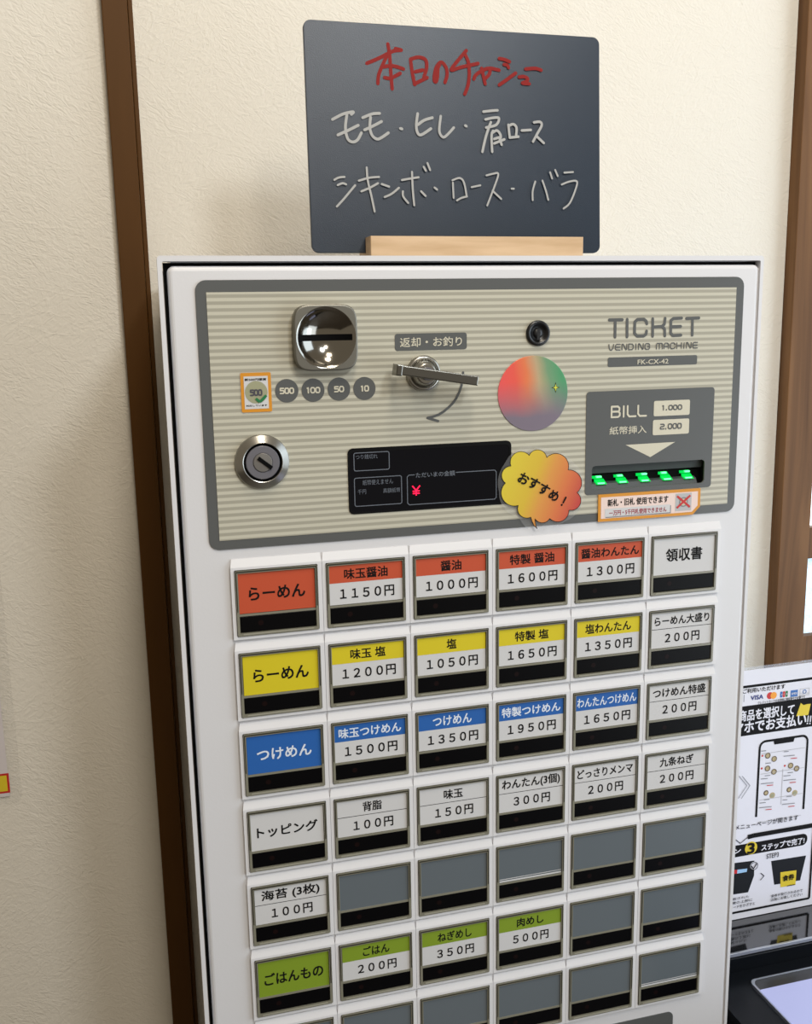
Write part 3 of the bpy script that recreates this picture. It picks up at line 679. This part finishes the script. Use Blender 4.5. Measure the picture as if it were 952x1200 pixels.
g.use(lightgrey_m); x0, y0, x1, y1 = span((792, 578.6), (810, 597.6)); g.flat([(x0, y0), (x1, y0), (x1, y1), (x0, y1)], -.0055)
g.use(midgrey_m); g.flat(circ((x0+x1)/2, (y0+y1)/2, .06, 20), -.0065); g.use(mat('banknote_print', (190, 184, 160), .5)); g.flat(circ((x0+x1)/2, (y0+y1)/2, .045, 20), -.0072)
g.use(red_m); z_ = -.0085; g.ribbon([(x0+.02, y0+.03), (x1-.02, y1-.04)], .026, z_, False); g.ribbon([(x1-.02, y0+.03), (x0+.02, y1-.04)], .026, z_-.001, False)
g.done('sticker_print', None, st, False)
# speech bubble
def bp(a, b): return at(570+a/7.32, 510+b/7.32)
cusps = [(208, 262), (365, 172), (515, 190), (698, 295), (775, 490), (705, 640), (540, 712), (415, 715)]
cusp2 = [(378, 700), (270, 600), (160, 408), (208, 262)]
def arc(p, q, h=.42, n=12):
    p, q = Vector(p), Vector(q); d = q-p; c = d.length; sg = h*c; R = (c*c/4+sg*sg)/(2*sg)
    nrm = Vector((d.y, -d.x))/c; ctr = (p+q)/2-nrm*(R-sg); a0 = math.asin(min(1, c/2/R)); t = d/c
    if sg > R: a0 = math.pi-a0
    return [tuple(ctr+R*(nrm*math.cos(-a0+2*a0*i/n)+t*math.sin(-a0+2*a0*i/n))) for i in range(n)]
pts = []
hs = [.42, .38, .40, .36, .40, .34, .28]
for i in range(len(cusps)-1): pts += arc(cusps[i], cusps[i+1], hs[i])
pts += [(415, 715), (416, 745), (422, 775), (432, 800), (405, 770), (388, 735)]
for i, h in zip(range(3), (.34, .40, .36)): pts += arc(cusp2[i], cusp2[i+1], h)
outl = [bp(*p) for p in pts]
o2 = [Vector(p) for p in outl]; ctr = sum(o2, Vector((0, 0)))/len(o2)
g = G().use(film_m)
hull = []
for i in range(48):
    a = 2*math.pi*i/48; d = Vector((math.cos(a), math.sin(a))); R = max(v.dot(d) for v in [p-ctr for p in o2]); 
    hull.append(tuple(ctr+d*(R*.99+.03)))
g.slab(hull, -.0145, -.0125); st = tag(g.done('speech_bubble_sticker', None, vm), 'scalloped yellow to red speech bubble sticker')
g = G().use(bubble_m); g.slab(outl, -.0165, -.0148); g.done('bubble_print', None, st)
a, b = W(*bp(150, 330), 0)-ORIG[vm.name], W(*bp(790, 560), 0)-ORIG[vm.name]
def gradient_local(m, a, d, stops):
    n, l, b_ = nodes(m); L = d.length_squared
    tc = n.new('ShaderNodeTexCoord'); dt = n.new('ShaderNodeVectorMath'); dt.operation = 'DOT_PRODUCT'; dt.inputs[1].default_value = d/L
    sb_ = n.new('ShaderNodeMath'); sb_.operation = 'SUBTRACT'; sb_.inputs[1].default_value = a.dot(d)/L
    l.new(tc.outputs['Object'], dt.inputs[0]); l.new(dt.outputs['Value'], sb_.inputs[0])
    c = n.new('ShaderNodeValToRGB'); cr = c.color_ramp; cr.elements[0].position = stops[0][0]; cr.elements[0].color = lin(stops[0][1]); cr.elements[1].position = stops[-1][0]; cr.elements[1].color = lin(stops[-1][1])
    for p, q_ in stops[1:-1]: e = cr.elements.new(p); e.color = lin(q_)
    l.new(sb_.outputs[0], c.inputs[0]); l.new(c.outputs[0], b_.inputs['Base Color'])
gradient_local(bubble_m, a, b-a, [(0, (208, 190, 48)), (.36, (204, 172, 44)), (.55, (208, 142, 62)), (.78, (204, 108, 58)), (1, (184, 62, 52))])
g = G().use(ink_m); g.ribbon(outl, .006, -.0168, closed=True)
A_ = bp(300, 350); B_ = bp(560, 500); rot = math.atan2(B_[1]-A_[1], B_[0]-A_[0])
for ch, u, v, sz in (('お', 318, 370, .128), ('す', 405, 412, .132), ('す', 492, 462, .132), ('め', 576, 514, .122)):
    x, y = bp(u, v); g.text(ch, x-sz/2, y-sz/2, x+sz/2, y+sz/2, -.018, .024, 'both', rot)
g.ribbon([bp(678, 530), bp(655, 575)], .02, -.018); g.flat(circ(*bp(643, 596), .013, 12), -.018)
g.done('bubble_lettering', None, st, False)

# === CHALKBOARD =================================================================
bz = .96
TILT = math.radians(3.5); by_ = at(534, 296.2, bz)[1]
def at_b(u, v):   # point of the slightly reclined board
    a = ((u-476)/FPX, (v-600)/FPX, 1); d = [sum(RM[k][i]*a[k] for k in range(3)) for i in range(3)]
    sn, cs = math.sin(TILT), math.cos(TILT)
    k = (sn*(by_-CC[1])+cs*(bz-CC[2]))/(sn*d[1]+cs*d[2]); y, z = CC[1]+k*d[1], CC[2]+k*d[2]
    return CC[0]+k*d[0], by_-(-(y-by_)*cs+(z-bz)*sn)
TL, TR, BR, BL = at_b(353, 22), at_b(704.5, 44), at_b(703.5, 296.5), at_b(366, 296)
ty = (TL[1]+TR[1])/2
def skew(o):
    k = lambda y: 1-(y-ty)/(by_-ty)
    return [(x+k(y)*((TL[0]-BL[0])+(TR[0]-BR[0]))/2, y) for x, y in o]
bo = thing('chalkboard', 'dark slate menu board with red and white handwriting on top of the machine', 'sign board', (TL[0]+TR[0])/2, by_, bz)
g = G(); g.slab(skew(rr(BL[0], ty, BR[0], by_, .085)), bz, bz+.05, .006, 2); g.done('board', slate_m, bo)
hw = G().use(redchalk_m)
def pen(org, zoom, width, lines, mtl):
    hw.use(mtl)
    for pl in lines:
        P_ = [at_b(org[0]+a/zoom, org[1]+b/zoom) for a, b in pl]
        if len(P_) > 2:   # smooth the corners of the stroke a little
            Q = [P_[0]]
            for i in range(len(P_)-1):
                p0, p1, p2, p3 = P_[max(i-1, 0)], P_[i], P_[i+1], P_[min(i+2, len(P_)-1)]
                for t in (.25, .5, .75, 1):
                    Q.append(tuple(.5*((2*p1[k])+(-p0[k]+p2[k])*t+(2*p0[k]-5*p1[k]+4*p2[k]-p3[k])*t*t+(-p0[k]+3*p1[k]-3*p2[k]+p3[k])*t**3) for k in (0, 1)))
            P_ = Q
        hw.ribbon(P_, width, bz-.003)
zz = [0.0]
pen((420, 40), 7.93, .040, [[(80, 272), (200, 220), (320, 160), (400, 150)], [(345, 136), (400, 148)], [(275, 92), (292, 200), (302, 350), (315, 510)], [(265, 205), (225, 290), (190, 380), (182, 460)],
     [(230, 305), (320, 295), (420, 325)], [(245, 405), (300, 410), (390, 365)],
     [(485, 235), (500, 350), (525, 470)], [(485, 235), (560, 215), (625, 240), (635, 310), (610, 400)], [(530, 350), (600, 335)], [(520, 465), (640, 405)],
     [(740, 300), (735, 400), (720, 445), (705, 420), (720, 320), (768, 262), (815, 310), (825, 380), (805, 450)]], redchalk_m)
pen((420, 40), 7.93, .030, [[(722, 440), (740, 330), (758, 290)]], redchalk_m)
pen((520, 50), 7.93, .040, [[(210, 75), (130, 170), (70, 255), (160, 230), (320, 195)], [(195, 105), (228, 180), (238, 290), (225, 400), (195, 480)],
     [(280, 340), (300, 300), (370, 255), (430, 240), (515, 258)], [(352, 240), (370, 320), (385, 385)], [(430, 245), (425, 290), (392, 330)],
     [(515, 150), (560, 158), (612, 180)], [(560, 205), (590, 212), (602, 235)], [(515, 395), (580, 350), (668, 285)],
     [(700, 322), (745, 318), (778, 335), (770, 362), (730, 378), (795, 385)], [(760, 248), (850, 242), (905, 258)]], redchalk_m)
pen((380, 120), 6.8, .032, [[(65, 138), (150, 95), (230, 78), (215, 98)], [(180, 100), (168, 200), (185, 290), (225, 318), (265, 300), (295, 245)], [(108, 262), (190, 225), (270, 185)],
     [(305, 125), (380, 95), (440, 90)], [(368, 120), (362, 200), (380, 265), (420, 295), (460, 280), (510, 245)], [(320, 222), (390, 190), (455, 155)],
     [(605, 210), (618, 214)], [(743, 92), (732, 180), (740, 240), (770, 262), (848, 212)], [(745, 180), (795, 145), (860, 125)]], chalk_m)
pen((500, 120), 6.347, .030, [[(103, 105), (92, 200), (100, 240), (125, 262), (160, 235), (200, 190)], [(285, 175), (294, 180)],
     [(420, 72), (480, 65), (525, 62)], [(435, 130), (490, 118), (535, 120), (515, 170), (440, 190)], [(475, 150), (440, 250), (412, 370)],
     [(492, 215), (480, 250), (485, 370)], [(485, 230), (520, 212), (545, 240), (548, 265)], [(500, 275), (540, 262)], [(500, 308), (575, 278)], [(540, 270), (555, 318)],
     [(605, 170), (615, 262)], [(608, 178), (640, 165), (665, 190), (662, 255)], [(615, 265), (680, 258)], [(705, 212), (772, 208)],
     [(795, 152), (840, 148), (852, 175), (820, 235), (788, 295)], [(815, 255), (868, 305)]], chalk_m)
pen((385, 185), 6.8, .024, [[(45, 178), (80, 160), (125, 155)], [(72, 220), (110, 205), (138, 214)], [(65, 390), (120, 330), (210, 222)],
     [(240, 185), (320, 162), (400, 155)], [(260, 270), (330, 240), (392, 205)], [(302, 80), (310, 180), (340, 310), (365, 430)],
     [(422, 212), (480, 232)], [(445, 315), (500, 290), (558, 242)], [(582, 180), (650, 168), (715, 158)], [(662, 115), (668, 250), (680, 380)], [(590, 270), (592, 310), (632, 362)], [(735, 270), (770, 306)],
     [(755, 75), (772, 106)], [(785, 45), (806, 100)], [(842, 240), (862, 256)]], chalk_m)
pen((515, 185), 5.6, .022, [[(85, 165), (90, 265)], [(82, 150), (130, 135), (158, 165), (175, 250)], [(112, 282), (140, 266), (178, 256)], [(208, 195), (265, 183)],
     [(305, 118), (345, 108), (382, 106), (365, 170), (310, 315)], [(345, 218), (402, 272)], [(470, 205), (485, 205)],
     [(625, 158), (608, 220), (608, 280)], [(672, 152), (695, 220), (710, 278)], [(722, 98), (735, 138)], [(755, 82), (772, 122)],
     [(815, 100), (872, 96)], [(798, 178), (850, 158), (898, 158), (885, 220), (850, 300), (810, 335)]], chalk_m)
hw.done('handwriting', None, bo, False)
bo.rotation_euler.x = -TILT
# wooden stand
sx0_, sy0_ = at(434.5, 276.3, .7); sx1_ = at(684, 280, .7)[0]
g = G(); g.box(sx0_, sy0_, .70, sx1_, -3.3, .955, .008); g.box(sx0_, sy0_, 1.015, sx1_, -3.3, 1.28, .008); g.box(sx0_+.001, by_+.004, .90, sx1_-.001, -3.3, 1.1)
so = g.done('board_stand', beech_m); tag(so, 'light wooden block stand holding the slate board', 'stand')

# === PAYMENT KIOSK AND ITS SIGN =====================================================
sz = 1.7
yb = at(857, 1078, sz)[1]
ledge_y = yb+.02
edge = at(852, 1119, sz)[1]
zf = (ledge_y-CC[1])/((edge-CC[1])/(sz-CC[2]))+CC[2]
KX0, KX1 = 6.62, 11.6
kk = thing('payment_kiosk', 'black payment kiosk with a tablet screen beside the machine', 'kiosk', 9.1, 20.98, 1.2)
g = G(); g.box(KX0, ledge_y+.10, zf+.02, KX1, 20.98, 3.2, .02); g.done('kiosk_body', kiosk_m, kk)
g = G(); g.box(KX0, ledge_y, zf+.02, KX1, ledge_y+.099, 3.2, 0); g.done('gloss_shelf', ledge_m, kk)
g = G(); g.box(KX0, ledge_y-.002, zf-.01, KX1, ledge_y+.06, zf+.019, .006); g.done('silver_edge_strip', silver_m, kk)
DY = ledge_y+.34
g = G(); g.box(KX0, DY, -3.4, KX1, DY+.5, zf+.019, .02); g.box(KX0+.3, DY+.5, -2.9, KX1-.3, 20.98, zf+.019); g.done('tablet_deck', kiosk_m, kk)
def on_y(u, v, y):   # point of the horizontal plane at height y
    a = ((u-476)/FPX, (v-600)/FPX, 1); d = [sum(RM[k][i]*a[k] for k in range(3)) for i in range(3)]; k = (y-CC[1])/d[1]; return CC[0]+k*d[0], CC[2]+k*d[2]
ty_ = DY-.05
tx0, tz1 = on_y(877.5, 1148.5, ty_)
ix_, iz_ = on_y(890.5, 1160.5, ty_-.002)
def hplate(g, x0, z0, x1, z1, yt, yb2, r=.1):
    o = rr(x0, z0, x1, z1, r); g.loops([[(x, yt, z) for x, z in o], [(x, yb2, z) for x, z in o]])
g = G(); hplate(g, tx0, tz1-3.4, tx0+4.4, tz1, ty_, DY); tb = g.done('tablet', silver_m, kk)
g = G(); hplate(g, tx0+.035, tz1-3.365, tx0+4.365, tz1-.035, ty_-.004, ty_-.001); g.done('tablet_bezel', mat('dark_bezel', (50, 50, 52), .2), tb)
g = G(); hplate(g, ix_, tz1-3.2, tx0+4.2, iz_, ty_-.008, ty_-.005, .02); g.done('tablet_screen', screen_m, tb)
# acrylic sign
sg = thing('sign_holder', 'clear acrylic stand with a printed payment guide on the kiosk', 'sign', 9.1, ledge_y, sz)
ax0, ay0 = 6.70, at(910, 779.5, sz)[1]; ax1 = 10.9
g = G(); g.box(ax0, ay0, sz+.012, ax1, ledge_y-.001, sz+.05); g.box(ax0, ledge_y-.03, sz+.05, ax1, ledge_y-.001, sz+.5); g.done('acrylic_stand', acryl_m, sg)
g = G(); g.box(ax0+.03, ay0+.03, sz, ax1-.03, ledge_y-.012, sz+.010); pp = g.done('printed_sheet', paper_m, sg)
g = G()
def q1(a, b): return at(840+a/6, 780+b/6, sz)
def q2(a, b): return at(840+a/5, 960+b/5, sz)
def rect(p, q, z): g.flat([(p[0], p[1]), (q[0], p[1]), (q[0], q[1]), (p[0], q[1])], z)
Z1, Z2, Z3 = sz-.002, sz-.0045, sz-.007
X_R = ax1-.2
g.use(ink_m)
ytop = (q1(172, 148)[1]+q1(672, 95)[1])/2; rect((ax0+.2, ytop-.02), (X_R, ytop+.02), Z1)
g.text('お支払い方法がご利用いただけます', q1(172, 150)[0]-.55, q1(172, 167)[1], q1(482, 160)[0], q1(482, 160)[1], Z2, .02)
g.text('クレジットカードの決済時に暗証番号が必要です', q1(290, 256)[0], q1(290, 252)[1], q1(622, 232)[0], q1(622, 229)[1], Z2, .01)
yb0, yb1 = q1(165, 290)[1], q1(157, 500)[1]; rect((ax0+.2, yb0), (X_R, yb1), Z1)
g.use(midgrey_m); g.ribbon([q1(194, 206), q1(192, 254)], .01, Z1)
g.use(navy_m); g.text('VISA', *(q1(240, 212)+q1(328, 232)), Z2, .03)
g.use(red_m); g.flat(circ(*q1(376, 211), .055, 24), Z1); g.use(amber_m); g.flat(circ(*q1(401, 209), .055, 24), Z2)
for i, (m_, ch) in enumerate(((skyblue_m, 'J'), (red_m, 'C'), (tick_m, 'B'))):
    a, b = q1(448, 184), q1(502, 218); wd = (b[0]-a[0])/3
    g.use(m_); g.flat(rr(a[0]+i*wd, a[1], a[0]+(i+1)*wd-.004, b[1], .012, 3), Z1); g.use(paper_m); g.text(ch, a[0]+(i+.25)*wd, a[1]+.035, a[0]+(i+.75)*wd, b[1]-.035, Z2)
g.use(skyblue_m); rect(q1(522, 175), q1(570, 214), Z1); g.use(paper_m); g.text('AMEX', *(q1(526, 190)+q1(566, 200)), Z2, .02)
g.use(lightgrey_m); a, b = q1(588, 165), q1(650, 203); g.ribbon([(a[0], a[1]), (b[0], a[1]), (b[0], b[1]), (a[0], b[1])], .008, Z1, closed=True); g.use(skyblue_m); g.ribbon(circ((a[0]+b[0])/2, a[1]+.05, .028, 16), .012, Z1, closed=True)
g.use(lightgrey_m); g.text('Diners Club', a[0]+.01, b[1]-.045, b[0]-.01, b[1]-.015, Z2)
g.use(paper_m)
g.text('商品を選択して', *(q1(158, 318)+q1(545, 343)), Z2, .03); g.text('スマホでお支払い', *(q1(46, 412)+q1(628, 415)), Z2, .03)
for a in (642, 660): g.ribbon([q1(a+2, 354), q1(a-2, 392)], .02, Z2); g.flat(circ(*q1(a-4, 406), .013, 10), Z2)
g.use(yellow_m); g.flat([q1(592, 262), q1(612, 277), q1(636, 270), q1(662, 268), q1(645, 345), q1(602, 352), q1(560, 355)], Z2)
# phone drawing
g.use(ink_m)
x0 = (q1(304, 600)[0]+q1(277, 1050)[0])/2; x1 = (q1(640, 560)[0]+q1(608, 1010)[0])/2; y0 = (q1(330, 528)[1]+q1(620, 496)[1])/2; y1 = (q1(277, 1058)[1]+q1(607, 1014)[1])/2; R = .1
top = [(x0+R-R*math.sin(t), y0+R-R*math.cos(t)) for t in [math.pi/2*(1-i/5) for i in range(6)]]+[(x1-R+R*math.sin(t), y0+R-R*math.cos(t)) for t in [math.pi/2*i/5 for i in range(6)]]
g.ribbon([(x0, y1)]+top+[(x1, y1)], .036, Z1, False)
nx0, nx1 = q1(400, 530)[0], q1(550, 515)[0]; g.flat([(nx0, y0), (nx1, y0), (nx1-.02, y0+.075), (nx0+.02, y0+.075)], Z2)
g.use(lightgrey_m); xm = (x0+x1)/2
for yy_ in (.20, .53, .96, 1.33): g.ribbon([(x0+.04, y0+yy_), (x1-.04, y0+yy_)], .008, Z1)
g.ribbon([(xm+.01, y0+.5), (xm+.01, y1-.15)], .008, Z1)
for (a, b) in ((360, 632), (405, 655), (358, 722), (403, 745), (520, 702), (562, 722)): g.use(food_m); g.flat(circ(*q1(a, b), .045, 16), Z1); g.use(fooddark_m); g.ribbon(circ(*q1(a, b), .042, 12), .01, Z2, closed=True)
for (a, b) in ((348, 895), (510, 872)): g.use(fooddark_m); g.flat(circ(*q1(a, b), .045, 16), Z1); g.use(food_m); g.flat(circ(*q1(a, b), .028, 16), Z2)
for (a, b) in ((392, 912), (550, 895)): g.use(food_m); g.flat(circ(*q1(a, b), .05, 16), Z1); g.use(olive_m); g.flat(circ(*q1(a, b), .03, 12), Z2)
g.use(red_m)
for (a, b) in ((323, 634), (318, 723), (480, 704)): g.flat(circ(*q1(a, b), .018, 10), Z1)
for (a, b) in ((355, 842), (523, 652), (515, 822), (345, 1012), (505, 990)): g.ribbon([q1(a, b), q1(a+40, b-4)], .012, Z1)
g.use(midgrey_m)
for (a, b, w_) in ((315, 600, 30), (345, 686, 35), (340, 773, 35), (312, 796, 45), (312, 830, 85), (475, 604, 30), (472, 636, 75), (500, 752, 35), (472, 775, 45), (470, 806, 85), (335, 942, 35), (302, 965, 40), (300, 998, 85), (492, 920, 35), (465, 944, 30), (462, 974, 85)): g.ribbon([q1(a, b), q1(a+w_, b-w_*.1)], .011, Z1)
for dx in (0, 22): g.ribbon([q1(160+dx-2, 776), q1(212+dx, 842), q1(152+dx, 932)], .008, Z1)
g.use(ink_m)
g.text('メニューページが開きます', *(q1(130, 1120)+q1(572, 1082)), Z2, .007)
# lower box: steps
yt = (q2(215, 88)[1]+q2(540, 45)[1])/2; ybt = (q2(75, 546)[1]+q2(545, 466)[1])/2; xr = q2(552, 300)[0]
g.ribbon([q2(182, 104), (q2(215, 88)[0], yt), (xr, yt)], .075, Z1, False); g.ribbon([(xr, yt-.03), (xr, ybt), (ax0+.2, ybt)], .035, Z1, False)
g.ribbon([q2(100, 110), q2(138, 140), q2(180, 106)], .012, Z1)
a, b = q2(93, 158), q2(530, 148); g.flat(rr(ax0+.25, a[1], b[0], b[1], .09), Z1)
g.use(paper_m); g.text('カンタン', q2(-60, 180)[0], q2(100, 172)[1], q2(140, 198)[0], q2(140, 196)[1], Z2, .03); g.text('ステップで完了!', *(q2(262, 146)+q2(512, 140)), Z2, .03)
g.use(yellow_m); g.flat(circ(*q2(202, 168), .108, 30), Z2); g.use(ink_m); g.text('3', *(q2(180, 140)+q2(220, 196)), Z3, .03)
g.text('STEP3', *(q2(292, 203)+q2(362, 218)), Z2, .008)
dk = mat('charcoal_print', (22, 24, 27), .5, spec=.2)
g.use(dk); g.flat([q2(40, 270), q2(92, 258), q2(222, 242), q2(220, 330), q2(185, 428), q2(85, 443), q2(30, 450)], Z1); g.flat([q2(320, 245), q2(525, 212), q2(490, 358), q2(338, 384)], Z1)
g.use(red_m); g.flat([q2(60, 300), q2(122, 295), q2(120, 318), q2(60, 325)], Z2); g.use(mat('pale_blue_print', (150, 190, 225), .5)); g.flat([q2(122, 295), q2(180, 288), q2(176, 308), q2(120, 318)], Z2)
g.use(paper_m); g.flat(circ(*q2(218, 272), .068, 24), Z2); g.use(ink_m); g.ribbon(circ(*q2(218, 272), .064, 24), .009, Z3, closed=True); g.ribbon([q2(202, 272), q2(213, 288), q2(234, 256)], .016, Z3)
g.ribbon([q2(258, 315), q2(277, 330), q2(256, 354)], .012, Z1)
g.use(yellow_m); g.flat([q2(374, 310), q2(468, 298), q2(462, 384), q2(374, 398)], Z2); g.use(ink_m); g.text('食券', *(q2(386, 328)+q2(452, 350)), Z3, .03)
g.ribbon([q2(412, 388), q2(455, 380)], .012, Z3)
g.text('食券が発行されるので', *(q2(318, 440)+q2(502, 422)), Z2, .007); g.text('店員にお渡しください', *(q2(316, 462)+q2(500, 444)), Z2, .007)
g.text('機器に搭載された', q2(-10, 460)[0], q2(80, 462)[1], q2(188, 450)[0], q2(188, 456)[1], Z2, .007); g.text('読み取り機の上部に', q2(-10, 460)[0], q2(80, 484)[1], q2(208, 475)[0], q2(208, 476)[1], Z2, .007); g.text('コードをかざすと', q2(78, 508)[0], q2(78, 508)[1], q2(222, 496)[0], q2(222, 498)[1], Z2, .007)
g.done('printed_guide', None, pp, False)
